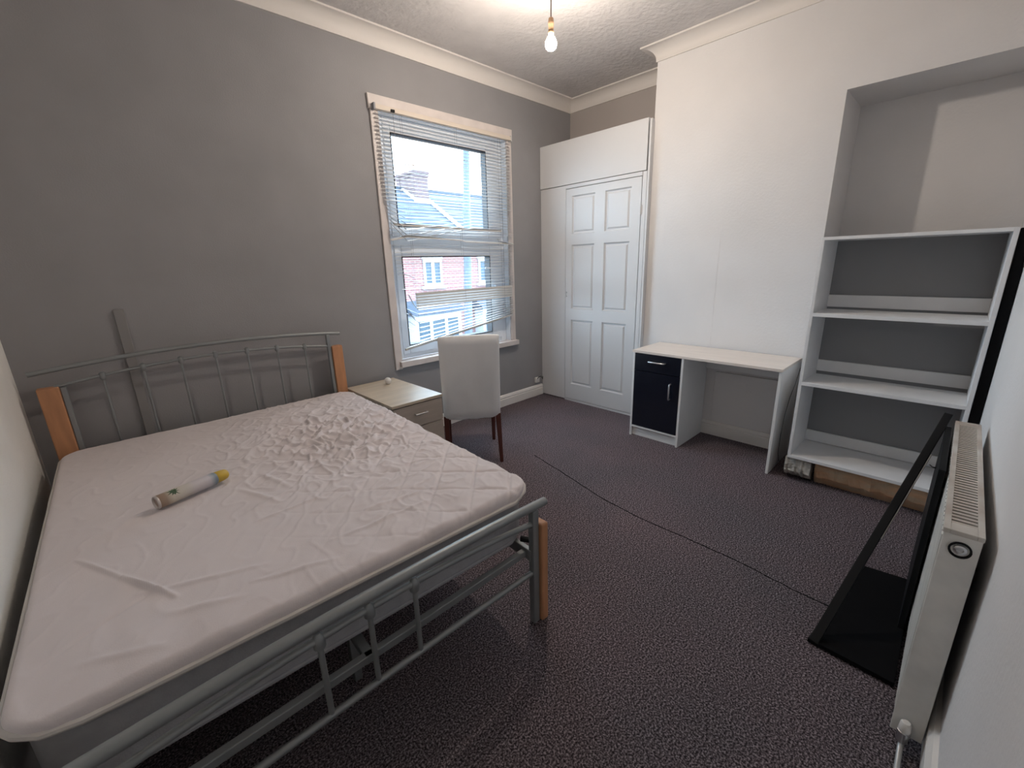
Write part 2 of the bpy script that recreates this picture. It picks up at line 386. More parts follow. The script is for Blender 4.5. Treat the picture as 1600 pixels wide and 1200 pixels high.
# closed bundle
for i in range(5):
    slat([(2.335, 1.272-i*.0235), (2.9, 1.276-i*.0235), (3.485, 1.279-i*.023)], 1.15-.05*i)
slat([(2.33, 1.157), (2.9, 1.172), (3.485, 1.185)], .5)
# broken left ends fanned out below
fan = [((2.27, 1.27), 1.140), ((2.235, 1.16), 1.105), ((2.225, 1.125), 1.065), ((2.26, 1.12), 1.025), ((2.25, 1.05), .985), ((2.235, 1.0), .945), ((2.25, .945), .905), ((2.255, .91), .872)]
for i, ((lx, lz), mz) in enumerate(fan):
    rz_ = 1.155-i*.0195
    slat([(lx, lz), (2.31, mz+(lz-mz)*.35), (2.35, mz), (2.6, mz+(rz_-mz)*.2), (3.0, mz+(rz_-mz)*.58), (3.49, rz_)], .1+.25*random.random(), tilt1=.1)
bm = bmesh.new(); hexa(bm, [(2.19, -.052, .806), (3.485, -.052, .982), (3.485, -.028, .982), (2.19, -.028, .806), (2.19, -.052, .826), (3.485, -.052, 1.002), (3.485, -.028, 1.002), (2.19, -.028, .826)])
fin(bm, 'bottom_rail', m_slat, bl, bev=.003)
for cx in (2.335, 2.86, 3.36):
    zb = .82+(cx-2.19)*.136
    bm = bmesh.new()
    for yy in (-.0535, -.0265): tube(bm, [(cx, yy, 2.63), (cx+.004, yy, 1.8), (cx+.01, yy, zb+.01)], .0008, 5)
    fin(bm, 'ladder_cord', m_cord, bl)
tubeo('pull_cord', [(2.26, -.060, 2.64), (2.262, -.062, 2.3), (2.268, -.062, 2.05)], .0012, m_cord, bl, 6)
box('cord_guide', (2.245, 2.275, -.068, -.055, 2.628, 2.645), m_black, bl)
adopt(bl)

# ------------------------------------------------------------------ built-in cupboard
cu = thing('built_in_cupboard', 'white built-in cupboard filling the alcove beside the window', 'cupboard', (3.98, -.62, 0))
CX = 3.981
box('front_panel', (CX, CX+.02, -.34, -.003, .012, 2.24), m_cup, cu, bev=.002)
box('fascia_board', (CX-.008, CX+.02, -1.225, -.003, 2.245, 2.645), m_cup, cu, bev=.002)
box('top_panel', (CX+.021, XA-.003, -1.242, -.003, 2.625, 2.643), m_cup, cu)
box('side_panel', (CX+.0, XB-.002, -1.252, -1.233, .001, 2.62), m_cup, cu, bev=.002)
box('door_jamb', (CX, CX+.03, -1.231, -1.19, .0, 2.24), m_cup, cu, bev=.002)
box('door_head', (CX-.006, CX+.02, -1.19, -.345, 2.208, 2.24), m_cup, cu, bev=.002)
box('threshold', (CX, CX+.03, -1.19, -.34, 0, .022), m_cup, cu)
box('joint_cover', (CX-.003, CX, -.12, -.003, 2.228, 2.236), m_cup, cu)
# six panel door
DY0, DY1, DZ0, DZ1 = -.346, -1.186, .028, 2.203
cols = [(-.422, -.700), (-.812, -1.088)]; rows = [(1.775, 2.135), (1.025, 1.672), (.20, .912)]
bm = bmesh.new()
ys = [DY0, cols[0][0], cols[0][1], cols[1][0], cols[1][1], DY1]; zs = [DZ1, 2.135, 1.775, 1.672, 1.025, .912, .20, DZ0]
XF = CX-.002
for i in range(5):
    for j in range(7):
        if i in (1, 3) and j in (1, 3, 5): continue
        bx(bm, XF, XF+.034, ys[i], ys[i+1], zs[j], zs[j+1])
bmesh.ops.remove_doubles(bm, verts=bm.verts, dist=1e-5)
# drop the doubled inner faces
seen = {}
for f in list(bm.faces):
    k_ = tuple(sorted(v.index for v in f.verts)); 
bm.verts.index_update()
for f in list(bm.faces):
    k_ = tuple(sorted(v.index for v in f.verts)); seen.setdefault(k_, []).append(f)
bmesh.ops.delete(bm, geom=[f for v in seen.values() if len(v) > 1 for f in v], context='FACES')
door = fin(bm, 'door', m_cup, cu)
for (ya, yb) in cols:
    for (za, zb) in rows:
        bm = bmesh.new()
        steps = [(0, 0), (.010, .016), (.020, .017), (.034, .005), (.036, .005)]   # inset, depth: ogee then raised field
        prev = None
        for ins, dep in steps:
            yy0, yy1, z0, z1 = ya-ins, yb+ins, za+ins, zb-ins
            x = XF+dep
            ring = [bm.verts.new(q) for q in ((x, yy0, z0), (x, yy1, z0), (x, yy1, z1), (x, yy0, z1))]
            if prev:
                for k in range(4): bm.faces.new([prev[k], prev[(k+1) % 4], ring[(k+1) % 4], ring[k]])
            prev = ring
        bm.faces.new(prev)
        fin(bm, 'door_panel', m_cup, door)
tubeo('handle', [(XF, -.365, 1.155), (XF-.018, -.365, 1.158), (XF-.02, -.365, 1.17), (XF-.018, -.365, 1.195), (XF, -.365, 1.198)], .004, m_chrome, door, 8)
for hz in (1.93, .42):
    bm = bmesh.new(); bx(bm, XF-.004, XF+.002, -1.20, -1.172, hz-.04, hz+.04); tube(bm, [(XF-.006, -1.188, hz-.04), (XF-.006, -1.188, hz+.04)], .006, 8)
    fin(bm, 'hinge', m_cup, door)
adopt(cu)

# ------------------------------------------------------------------ socket by the cupboard and painted trunking behind the bed
so = thing('wall_socket', 'small white wall box with a looped cable low beside the cupboard', 'socket', (3.87, 0, .2))
box('box', (3.845, 3.905, -.03, 0, .165, .225), m_gloss_white, so, bev=.004)
tubeo('cable', [(3.86, -.03, .21), (3.87, -.05, .235), (3.90, -.055, .24), (3.94, -.045, .20), (3.955, -.03, .19), (3.97, -.02, .22)], .004, m_cable, so, 8)
adopt(so)
tr_ = tag(box('cable_trunking', [(.405, .452, -.018, 0, .14, 1.315)], m_red, bev=.004), 'grey painted vertical trunking on the wall behind the headboard', 'trunking')

# ------------------------------------------------------------------ bed frame
bed = thing('bed_frame', 'double bed frame of grey steel tubes with orange wooden posts', 'bed', (.78, -1.18, 0))
HY, FY = -.105, -2.248
def arc(x0, z0, x1, z1, h, y, n=24, f=0):
    return [(x0+(x1-x0)*i/n, y, z0+(z1-z0)*i/n+h*(1-(2*i/n-1)**2)) for i in range(n+1)]
# head end
tubeo('top_rail', arc(.02, 1.030, 1.612, 1.038, .045, HY), .013, m_bedmetal, bed)
tubeo('curved_rail', arc(.10, .950, 1.545, .950, .058, HY), .0085, m_bedmetal, bed)
tubeo('lower_rail', [(.10, HY, .33), (1.545, HY, .33)], .0085, m_bedmetal, bed)
for bxx in (.291, .465, .643, .820, .995, .1174*10, 1.352):
    u = (bxx-.10)/1.445; zt = .950+.058*(1-(2*u-1)**2)
    bm = bmesh.new(); tube(bm, [(bxx, HY, .33), (bxx, HY, zt)], .006, 8)
    lathe(bm, [(.006, -.026), (.013, -.018), (.015, 0), (.013, .014), (.004, .020)], (bxx, HY, zt), 12)
    fin(bm, 'spindle', m_bedmetal, bed, smooth=True)
for x0, x1 in ((.035, .118), (1.535, 1.612)):
    w_ = box('wooden_post', (x0, x1, HY-.028, HY+.028, 0, .952), m_bedwood, bed, bev=.006, seg=3)
box('metal_post', (.119, .143, HY-.014, HY+.014, 0, .945), m_bedmetal, bed, bev=.004)
box('metal_post', (1.510, 1.534, HY-.014, HY+.014, 0, 1.04), m_bedmetal, bed, bev=.004)
# foot end
tubeo('top_rail', arc(-.025, .556, 1.497, .556, .024, FY), .0175, m_bedmetal, bed, 16)
tubeo('curved_rail', arc(.03, .482, 1.43, .482, .056, FY), .0115, m_bedmetal, bed)
tubeo('lower_rail', arc(.03, .252, 1.43, .252, .012, FY), .0115, m_bedmetal, bed)
for bxx in (.578, .724, .876):
    u = (bxx-.03)/1.40; zt = .482+.056*(1-(2*u-1)**2)
    bm = bmesh.new(); tube(bm, [(bxx, FY, .262), (bxx, FY, zt)], .0085, 10)
    lathe(bm, [(.010, -.034), (.0165, -.026), (.0175, .002), (.013, .012), (.006, .020)], (bxx, FY, zt), 14)
    fin(bm, 'spindle', m_bedmetal, bed, smooth=True)
box('metal_post', (1.413, 1.447, FY-.015, FY+.015, 0, .545), m_bedmetal, bed, bev=.004)
box('metal_post', (-.0, .03, FY-.015, FY+.015, 0, .545), m_bedmetal, bed, bev=.004)
box('wooden_post', (1.448, 1.488, FY-.030, FY+.030, 0, .478), m_bedwood, bed, bev=.009, seg=3)
box('wooden_post', (-.032, -.001, FY-.030, FY+.030, 0, .478), m_bedwood, bed, bev=.006, seg=3)
# side rails, end rail, slats, centre legs
def bar(name, a, b, wx, hz, m, parent, bev=.003):
    a, b = Vector(a), Vector(b); d = (b-a).normalized(); s = d.cross(Vector((0, 0, 1))).normalized()*wx/2; u = Vector((0, 0, hz/2))
    bm = bmesh.new(); hexa(bm, [a-s-u, b-s-u, b+s-u, a+s-u, a-s+u, b-s+u, b+s+u, a+s+u]); return fin(bm, name, m, parent, bev=bev)
bar('side_rail', (.075, HY, .335), (.025, FY, .335), .022, .05, m_bedmetal, bed)
bar('side_rail', (1.535, HY, .335), (1.42, FY, .335), .022, .05, m_bedmetal, bed)
box('end_bar', (.03, 1.415, FY+.03, FY+.055, .318, .345), m_bedmetal, bed, bev=.003)
bar('centre_rail', (.80, HY, .33), (.72, FY+.03, .33), .03, .03, m_bedmetal, bed)
m_pineslat = mat('pale_pine', (.5, .36, .22), .6)
for i in range(14):
    t_ = i/13; yy = HY-.08+(FY+.24-HY+.08)*t_
    box('slat', (.088-.045*t_, 1.522-.105*t_, yy-.03, yy+.03, .361, .371), m_pineslat, bed)
for yy in (-.75, -1.35, -1.95):
    box('centre_leg', (.745, .775, yy-.015, yy+.015, 0, .315), m_bedmetal, bed, bev=.003)
tubeo('bolt', [(1.405, FY+.05, .40), (1.425, FY+.012, .40)], .012, m_black, bed, 8)
adopt(bed)

# ------------------------------------------------------------------ mattress and quilted protector
def quad(u, v, ln=2.045):   # u across (0 left, 1 right), v along (0 head, 1 foot)
    xl = .062-.052*v; xr = 1.597-.105*v
    y = -.145-(ln-.05*(1-u))*v
    return xl+(xr-xl)*u, y
def droop(x, y):
    f = max(0.0, min(1.0, (-2.158+.05*max(0, 1-x/1.47)-y)/.062))
    return .048*f*f*(2-f)
def pad(name, inset, z0f, z1f, nx, ny, rc, re, m, label, cat, ln=2.045):
    """rounded slab following the bed; z1f(x,y) top height, z0f bottom"""
    bm = bmesh.new()
    def pos(u, v):
        x, y = quad(u, v, ln)
        return x, y
    L = ln-2*inset; W0 = 1.50
    grid = []
    for j in range(ny+1):
        v0 = j/ny
        v = .5-.5*math.cos(PI*v0) if False else v0
        # denser rows near the ends
        row = []
        dv = min(v, 1-v)*L
        cut = rc-math.sqrt(max(0, rc*rc-(rc-dv)**2)) if dv < rc else 0
        for i in range(nx+1):
            u = i/nx
            x, y = pos(u, v)
            xl, _ = pos(0, v); xr, _ = pos(1, v)
            xl += cut+inset; xr -= cut+inset
            x = xl+(xr-xl)*u
            y += inset*(1-2*v)
            d = min(u*(xr-xl), (1-u)*(xr-xl), dv)
            row.append((x, y, d))
        grid.append(row)
    top = []; bot = []
    for row in grid:
        t_, b_ = [], []
        for x, y, d in row:
            e = re-math.sqrt(max(0, re*re-(re-min(d, re))**2))
            if inset < 0:   # the foot end droops over the mattress edge
                e += droop(x, y)
            t_.append(bm.verts.new((x, y, z1f(x, y, d)-e))); b_.append(bm.verts.new((x, y, z0f(x, y, d))))
        top.append(t_); bot.append(b_)
    for G, flip in ((top, False), (bot, True)):
        for j in range(ny):
            for i in range(nx):
                q = [G[j][i], G[j][i+1], G[j+1][i+1], G[j+1][i]]
                bm.faces.new(q if flip else q[::-1])
    ring = lambda G: [G[0][i] for i in range(nx+1)]+[G[j][nx] for j in range(1, ny+1)]+[G[ny][i] for i in range(nx-1, -1, -1)]+[G[j][0] for j in range(ny-1, 0, -1)]
    a_, b_ = ring(top), ring(bot)
    for k in range(len(a_)): bm.faces.new([a_[k], a_[(k+1) % len(a_)], b_[(k+1) % len(a_)], b_[k]])
    o = fin(bm, name, m, None, smooth=False)
    for p in o.data.polygons: p.use_smooth = True
    edge = [v for v in ring([[(p[0], p[1]) for p in r_] for r_ in grid])]
    if label: tag(o, label, cat)
    return o, edge
base, edge_b = pad('mattress', .012, lambda x, y, d: .374, lambda x, y, d: .580, 30, 60, .10, .015, m_matt, 'grey mattress lying on the steel bed frame, seen below the quilted cover', 'mattress', 2.015)
try: base.data.set_sharp_from_angle(angle=math.radians(50))
except Exception: pass
for (xa, xb_) in ((1.14, 1.26), (.30, .37)):
    bm = bmesh.new(); hexa(bm, [(xa, -2.150+.045*(1-xa/1.4), .385), (xa+.09, -2.150+.045*(1-xa/1.4), .385), (xa+.09, -2.135+.045*(1-xa/1.4), .385), (xa, -2.135+.045*(1-xa/1.4), .385), (xb_, -2.150+.045*(1-xa/1.4), .555), (xb_+.07, -2.150+.045*(1-xa/1.4), .555), (xb_+.07, -2.135+.045*(1-xa/1.4), .555), (xb_, -2.135+.045*(1-xa/1.4), .555)])
    fin(bm, 'fabric_tape', m_patch, base)
for zz in (.386, .556):
    tubeo('piping', [(x, y, zz) for x, y in edge_b[::2]]+[(edge_b[0][0], edge_b[0][1], zz)], .006, m_matt, base, 6)

A_, B_ = Vector((.135, -1.66)), Vector((.33, -1.82))
def seg_d(x, y, a, b):
    p = Vector((x, y)); ab = b-a; t_ = max(0, min(1, (p-a).dot(ab)/ab.dot(ab))); return (p-(a+ab*t_)).length, t_
FA = [((.119, -1.45), (.222, -1.667), .010, .006), ((.222, -1.667), (.325, -1.884), .016, .007), ((.62, -1.30), (.70, -1.52), .008, .012), ((.72, -1.20), (.78, -1.45), .007, .012), ((.06, -1.93), (.30, -1.80), -.006, .007), ((.25, -1.80), (.55, -1.92), .006, .01),
      ((.55, -1.55), (.80, -1.45), .006, .01), ((.60, -1.62), (.95, -1.62), .005, .008), ((.75, -1.95), (1.15, -1.98), .006, .009), ((.5, -1.98), (.72, -2.06), .006, .010),
      ((.9, -1.85), (1.25, -1.92), .006, .010), ((.30, -1.95), (.46, -2.03), .006, .012), ((.12, -2.0), (.28, -2.08), .005, .012)]
FA = [(Vector(a), Vector(b), h, s) for a, b, h, s in FA]
def ptop(x, y, d):
    # mask: rumpled towards the window side, smooth by the left wall
    mk = math.exp(-(((x-1.18)/.38)**2+((y+1.02)/.50)**2))
    mr_ = max(0, min(1, (x-.55)/.5)); mc = math.exp(-(((x-1.4)/.3)**2+((y+1.95)/.35)**2))
    z = .612
    z -= .012*math.exp(-(((x-.8)/.5)**2+((y+1.1)/.7)**2))
    z += .006*noise.noise(Vector((x*2.2, y*2.2, 1)))
    # diamond quilting
    q = .215; wob = .02*noise.noise(Vector((x*3, y*3, 7)))
    a = (x+y*.95)/q+wob*6; b = (x-y*.95)/q+wob*5
    da = abs(a-round(a)); db = abs(b-round(b))
    g = math.exp(-(da/.035)**2)+math.exp(-(db/.035)**2)
    puff = (min(da, .5)*min(db, .5))**.5
    z += (.008*puff*2-.0050*min(1, g))*(.05+.95*mr_)*(.35+.9*max(mk, mc))
    # wrinkles: anisotropic ridged noise
    n1 = noise.noise(Vector((x*5+y*7, (y*4-x*6)*1.6, 2)))
    n2 = noise.noise(Vector((x*13-y*5+n1, y*8+x*5, 5)))
    n3 = noise.noise(Vector((x*26+2*n1, y*17-2*n2, 9)))
    rid = (1-abs(n2)*2.2); rid = max(0, rid)**3
    rid2 = max(0, 1-abs(n1)*3.0)**3
    z += (.014*rid+.014*rid2+.004*n3)*(mk*1.15+.10*mr_)
    z += .003*rid2*(1-mk)*.6+.0012*n3*.4
    # slack ripples near the foot
    ft = math.exp(-((y+2.02)/.16)**2)
    z += ft*.008*noise.noise(Vector((x*11, y*5+x*3, 11)))
    for a2_, b2_, h, s in FA:
        dd, tt = seg_d(x, y, a2_, b2_)
        if dd < .06: z += h*math.exp(-(dd/s)**2)*math.sin(PI*min(1, .12+.76*tt))
    return z
def pbot(x, y, d):
    return .5825-droop(x, y)
prot, edge = pad('mattress_protector', -.012, pbot, ptop, 300, 400, .11, .022, m_protector, 'rumpled pinkish-white quilted mattress protector spread over the bed', 'mattress protector', 2.055)
bp_ = []
for i, (x, y) in enumerate(edge):
    if i % 6 == 0: bp_.append((x, y, .589-droop(x, y)+.003*noise.noise(Vector((x*6, y*6, 0)))))
bp_.append(bp_[0])
tubeo('binding', bp_, .009, m_binding, prot, 8)

# ------------------------------------------------------------------ spray can on the bed
can = thing('spray_can', 'air freshener spray can with a yellow cap lying on the mattress protector', 'spray can', (.470, -1.212, .642), rz=math.atan2(.089, .256))
R0 = .027
def canpart(name, prof, m, n=28):
    bm = bmesh.new(); lathe(bm, prof, (0, 0, 0), n, 'x'); return fin(bm, name, m, can, smooth=True)
canpart('can_body', [(R0-.004, -.128), (R0-.001, -.127), (R0, -.124), (R0, .085), (R0-.003, .092)], m_can)
canpart('base_rim', [(R0-.010, -.121), (R0-.009, -.128), (R0-.005, -.134), (R0-.0005, -.133), (R0+.0005, -.127), (R0-.001, -.124)], m_canbase)
canpart('cap', [(R0-.004, .090), (R0-.002, .093), (R0-.003, .118), (R0-.006, .134), (R0-.012, .141), (.004, .142)], m_yellow)
bm = bmesh.new()   # printed leaf: star shaped, wrapped on the cylinder
lc = bm.verts.new((0, 0, 0)); ring = []
L_ = 10
for i in range(L_*2):
    a = 2*PI*i/(L_*2)+.3; rr = (.027 if i % 2 == 0 else .011)*(1 if (i//2) % 3 else .75)
    ring.append((rr*math.cos(a), rr*math.sin(a)))
def wrap(u, v, th0=math.radians(118), dx=-.072):
    th = th0+v/R0; return Vector((dx+u, -(-(R0+.0006))*math.cos(th), (R0+.0006)*math.sin(th)))
lc.co = wrap(0, 0); rv = [bm.verts.new(wrap(u, v)) for u, v in ring]
md_ = [bm.verts.new(wrap(u*.5, v*.5)) for u, v in ring]
for i in range(len(rv)):
    j = (i+1) % len(rv); bm.faces.new([lc, md_[i], md_[j]]); bm.faces.new([md_[i], rv[i], rv[j], md_[j]])
fin(bm, 'leaf_print', m_leaf, can)

# ------------------------------------------------------------------ bedside cabinet
ns = thing('bedside_cabinet', 'wood-effect bedside cabinet with drawers between the bed and the chair', 'cabinet', (1.84, -.42, 0))
NX0, NX1, NY0, NY1 = 1.628, 2.040, -.770, -.055
box('carcass', (NX0+.006, NX1-.006, NY0+.022, NY1-.005, .03, .577), m_nsfront, ns, bev=.002)
box('plinth', (NX0+.012, NX1-.012, NY0+.045, NY1-.01, 0, .03), m_nsfront, ns)
box('top', (NX0, NX1, NY0, NY1, .580, .600), m_nswood, ns, bev=.002)
for z0, z1 in ((.408, .573), (.222, .402), (.04, .216)):
    dr = box('drawer', (NX0+.008, NX1-.008, NY0+.004, NY0+.021, z0, z1), m_nsfront, ns, bev=.0015)
    bm = bmesh.new(); cx = (NX0+NX1)/2+.01; zc = (z0+z1)/2+.012
    tube(bm, [(cx-.05, NY0-.018, zc), (cx+.05, NY0-.018, zc)], .005, 10)
    for s_ in (-.044, .044): tube(bm, [(cx+s_, NY0-.018, zc), (cx+s_, NY0+.004, zc)], .004, 8)
    fin(bm, 'handle', m_chrome, dr, smooth=True)
adopt(ns)
bm = bmesh.new(); lathe(bm, [(.002, -.027), (.012, -.025), (.022, -.016), (.027, 0), (.025, .012), (.017, .022), (.006, .027)], (1.905, -.215, .6275), 24)
tag(fin(bm, 'ball', m_ball, None, smooth=True), 'small white ball on the bedside cabinet top', 'ball')

# ------------------------------------------------------------------ dining chair seen from behind
ch = thing('dining_chair', 'off-white high-backed dining chair with dark red wooden legs, back to the camera', 'chair', (2.24, -.855, 0), rz=math.atan2(-.25, .34))
# local x: along the back (left to right), local y: forward (towards the seat front)
W_ = .222
bm = bmesh.new()
N1, N2 = 14, 20
front, rear = [], []
for j in range(N2+1):
    v = j/N2; z = .375+.64*v
    for G, s_ in ((front, 1), (rear, -1)):
        row = []
        for i in range(N1+1):
            u = i/N1*2-1
            lean = -.035*v+.02
            th = .032 if True else 0
            edge_ = max(abs(u)**24, (abs(2*v-1))**30)
            y = lean+s_*th*(1-edge_*.55)+(.004*noise.noise(Vector((u*3, z*5, s_))))
            hw = W_*(1-.03*(1-v))
            zz = z
            if j == 0: zz += .012*noise.noise(Vector((u*4, 1, 1)))+.012*(1-u*u)*-1
            row.append(bm.verts.new((u*hw, y, zz+(-.006*abs(u)**12 if j == N2 else 0))))
        G.append(row)
for G, fl in ((front, 0), (rear, 1)):
    for j in range(N2):
        for i in range(N1):
            q = [G[j][i], G[j][i+1], G[j+1][i+1], G[j+1][i]]; bm.faces.new(q if fl else q[::-1])
rg = lambda G: [G[0][i] for i in range(N1+1)]+[G[j][N1] for j in range(1, N2+1)]+[G[N2][i] for i in range(N1-1, -1, -1)]+[G[j][0] for j in range(N2-1, 0, -1)]
a_, b_ = rg(front), rg(rear)
for k in range(len(a_)): bm.faces.new([a_[k], a_[(k+1) % len(a_)], b_[(k+1) % len(a_)], b_[k]])
bk = fin(bm, 'backrest', m_chair, ch, smooth=True)
md = bk.modifiers.new('bevel', 'BEVEL'); md.width = .008; md.segments = 3; md.limit_method = 'ANGLE'; md.angle_limit = math.radians(50)
bm = bmesh.new(); bx(bm, -W_+.005, W_-.005, .045, .47, .40, .485)
st = fin(bm, 'seat', m_chair, ch, bev=.02, seg=4)
def leg(x0, y0, x1, y1, zt, w0, w1):
    bm = bmesh.new()
    P_ = [(x1-w1, y1-w1, 0), (x1+w1, y1-w1, 0), (x1+w1, y1+w1, 0), (x1-w1, y1+w1, 0), (x0-w0, y0-w0, zt), (x0+w0, y0-w0, zt), (x0+w0, y0+w0, zt), (x0-w0, y0+w0, zt)]
    hexa(bm, P_); return fin(bm, 'leg', m_darkwood, ch, bev=.003)
leg(-W_+.025, .02, -W_+.020, -.01, .40, .020, .013)
leg(W_-.025, .02, W_-.012, -.01, .40, .020, .013)
leg(-W_+.030, .44, -W_+.030, .45, .40, .020, .014)
leg(W_-.030, .44, W_-.030, .45, .40, .020, .014)

# ------------------------------------------------------------------ desk
dk = thing('desk', 'white desk with a black drawer and cupboard door standing against the chimney breast', 'desk', (3.79, -1.99, 0))
DX0, DX1 = 3.555, XB-.012
box('top', (DX0-.008, DX1, -2.552, -1.425, .752, .772), m_melatop, dk, bev=.0015)
box('side_panel', (DX0, DX1, -1.448, -1.430, 0, .751), m_mela, dk, bev=.001)
box('side_panel', (DX0, DX1, -1.872, -1.854, 0, .751), m_mela, dk, bev=.001)
box('side_panel', (DX0, DX1, -2.548, -2.530, 0, .751), m_mela, dk, bev=.001)
box('bottom_panel', (DX0+.0, DX1, -1.853, -1.449, .085, .101), m_mela, dk, bev=.001)
box('plinth', (DX0+.02, DX0+.036, -1.853, -1.449, .004, .084), m_mela, dk)
box('back_panel', (DX1-.012, DX1-.002, -1.853, -1.449, .102, .750), m_mela, dk)
box('back_rail', (DX1-.025, DX1-.007, -2.529, -1.873, .60, .751), m_mela, dk, bev=.001)
dr = box('drawer', (DX0-.002, DX0+.016, -1.850, -1.452, .602, .748), m_blackgloss, dk, bev=.001)
def bow(name, a, b, out, m, parent, r=.005):
    a, b = Vector(a), Vector(b); o_ = Vector((out, 0, 0)); d = (b-a)*.08
    bm = bmesh.new(); tube(bm, [a, a+o_*.8, a+o_+d, b+o_-d, b+o_*.8, b], r, 10); return fin(bm, name, m, parent, smooth=True)
bow('handle', (DX0-.002, -1.585, .690), (DX0-.002, -1.722, .690), -.026, m_chrome, dr, .0065)
dd = box('cupboard_door', (DX0-.002, DX0+.016, -1.850, -1.452, .104, .597), m_blackgloss, dk, bev=.001)
bow('handle', (DX0-.002, -1.780, .528), (DX0-.002, -1.780, .402), -.026, m_chrome, dd, .0065)
adopt(dk)
tag(tubeo('desk_cable', [(4.0, -2.556, .70), (3.90, -2.560, .60), (3.80, -2.561, .52), (3.72, -2.562, .40), (3.69, -2.562, .25), (3.70, -2.561, .12), (3.75, -2.560, .04), (3.83, -2.560, .008)], .0016, m_cable, None, 6), 'thin black cable hanging down the right side of the desk', 'cable')

# ------------------------------------------------------------------ bookcase
bc = thing('bookcase', 'white open bookcase with three tiers and a grey back in the right-hand recess', 'bookcase', (3.70, -3.05, .172))
BX0, BX1, BY0, BY1 = 3.545, 3.93, -2.652, -3.436
box('side_panel', (BX0, BX1, BY0-.018, BY0, .172, 1.604), m_shelf_w, bc, bev=.001)
box('side_panel', (BX0, BX1, BY1, BY1+.018, .172, 1.604), m_shelf_w, bc, bev=.001)
box('top_panel', (BX0, BX1, BY1+.018, BY0-.018, 1.586, 1.604), m_shelf_w, bc, bev=.001)
box('base_panel', (BX0, BX1, BY1+.018, BY0-.018, .172, .192), m_shelf_w, bc, bev=.001)
box('back_panel', (BX1-.006, BX1, BY1+.018, BY0-.018, .192, 1.586), m_backgrey, bc)
for z in (1.155, .708):
    box('shelf', (BX0, BX1-.07, BY1+.018, BY0-.018, z-.022, z), m_shelf_w, bc, bev=.001)
for z in (1.165, .720, .196):
    box('upstand', (BX1-.024, BX1-.007, BY1+.018, BY0-.018, z, z+.078), m_shelf_w, bc, bev=.001)
adopt(bc)
# broken block and timber under the front of the bookcase
bm = bmesh.new(); prev = None
for i in range(13):
    y = -2.640-.150*i/12; n_ = noise.noise(Vector((i*.7, 2, 2)))
    zb = .035+ .03*max(0, noise.noise(Vector((i*.9, 5, 1))))
    xo = 3.565+.016*n_
    ring = [bm.verts.new(q) for q in ((xo, y, .168), (xo-.008-.01*n_, y, .11), (xo-.012+.014*n_, y, .075), (xo+.02, y, zb), (xo+.10, y, .002), (xo+.11, y, .168))]
    if prev:
        for k in range(6): bm.faces.new([prev[k], prev[(k+1) % 6], ring[(k+1) % 6], ring[k]])
    else: bm.faces.new(ring[::-1])
    prev = ring
bm.faces.new(prev)
tag(fin(bm, 'broken_block', m_brick), 'broken grey concrete block under the left end of the bookcase', 'block')
bm = bmesh.new(); prev = None
for i in range(40):
    y = -2.810-.61*i/39; n_ = noise.noise(Vector((i*.35, 8, 2))); x = 3.592+.006*n_
    zb = .066+.018*noise.noise(Vector((i*.25, 3, 7)))
    ring = [bm.verts.new(q) for q in ((x, y, .168), (x-.006, y, .12+.01*n_), (x+.004, y, zb), (x+.05, y, .003), (x+.075, y, .003), (x+.075, y, .168))]
    if prev:
        for k in range(6): bm.faces.new([prev[k], prev[(k+1) % 6], ring[(k+1) % 6], ring[k]])
    else: bm.faces.new(ring[::-1])
    prev = ring
bm.faces.new(prev)
for v in bm.verts:
    v.co.x += .006*noise.noise(v.co*60); v.co.z += .006*noise.noise(v.co*45) if v.co.z < .15 and v.co.z > .01 else 0
tag(fin(bm, 'timber_bearer', m_ply), 'rough orange timber bearer under the front edge of the bookcase', 'timber')
tag(box('dark_gap_strip', (3.552, 3.60, YR+.004, -3.440, .0, 1.60), m_blackmat, bev=.002), 'narrow black upright strip standing in for the dark gap right of the bookcase', 'gap shade')  # black strip added for the shade in the gap between bookcase and wall

# ------------------------------------------------------------------ radiator
ra = thing('radiator', 'white double panel radiator with rusty top grille on the right-hand wall', 'radiator', (2.44, -3.42, .04))
RX0, RX1, RY0, RY1, RZ0, RZ1 = 1.883, 2.996, -3.456, -3.380, .035, .770
for y0, y1 in ((RY1-.014, RY1-.003), (RY0+.003, RY0+.014)):
    bm = bmesh.new()
    bx(bm, RX0+.010, RX1-.010, y0, y1, RZ0+.015, RZ1-.015)
    s_ = 1 if y0 > -3.42 else -1
    yf = y1 if s_ > 0 else y0
    k_ = 30
    for i in range(k_):
        xx = RX0+.05+(RX1-RX0-.10)*(i+.5)/k_
        bx(bm, xx-.011, xx+.011, yf, yf+s_*.003, RZ0+.05, RZ1-.05)
    fin(bm, 'panel', m_rad, ra, bev=0)
box('end_panel', (RX0, RX0+.006, RY0, RY1, RZ0, RZ1-.002), m_rad, ra, bev=.002)
box('end_panel', (RX1-.006, RX1, RY0, RY1, RZ0, RZ1-.002), m_rad, ra, bev=.002)
box('convector', (RX0+.03, RX1-.03, RY0+.016, RY1-.016, RZ0+.03, RZ1-.03), m_radin, ra)
bm = bmesh.new()
bx(bm, RX0-.002, RX1+.002, RY1-.012, RY1+.002, RZ1-.014, RZ1); bx(bm, RX0-.002, RX1+.002, RY0-.002, RY0+.012, RZ1-.014, RZ1)
bx(bm, RX0-.002, RX0+.045, RY0+.012, RY1-.012, RZ1-.014, RZ1); bx(bm, RX1-.045, RX1+.002, RY0+.012, RY1-.012, RZ1-.014, RZ1)
gr = fin(bm, 'top_grille', m_rust, ra, bev=.0015)
ng = 46
me_sl = None
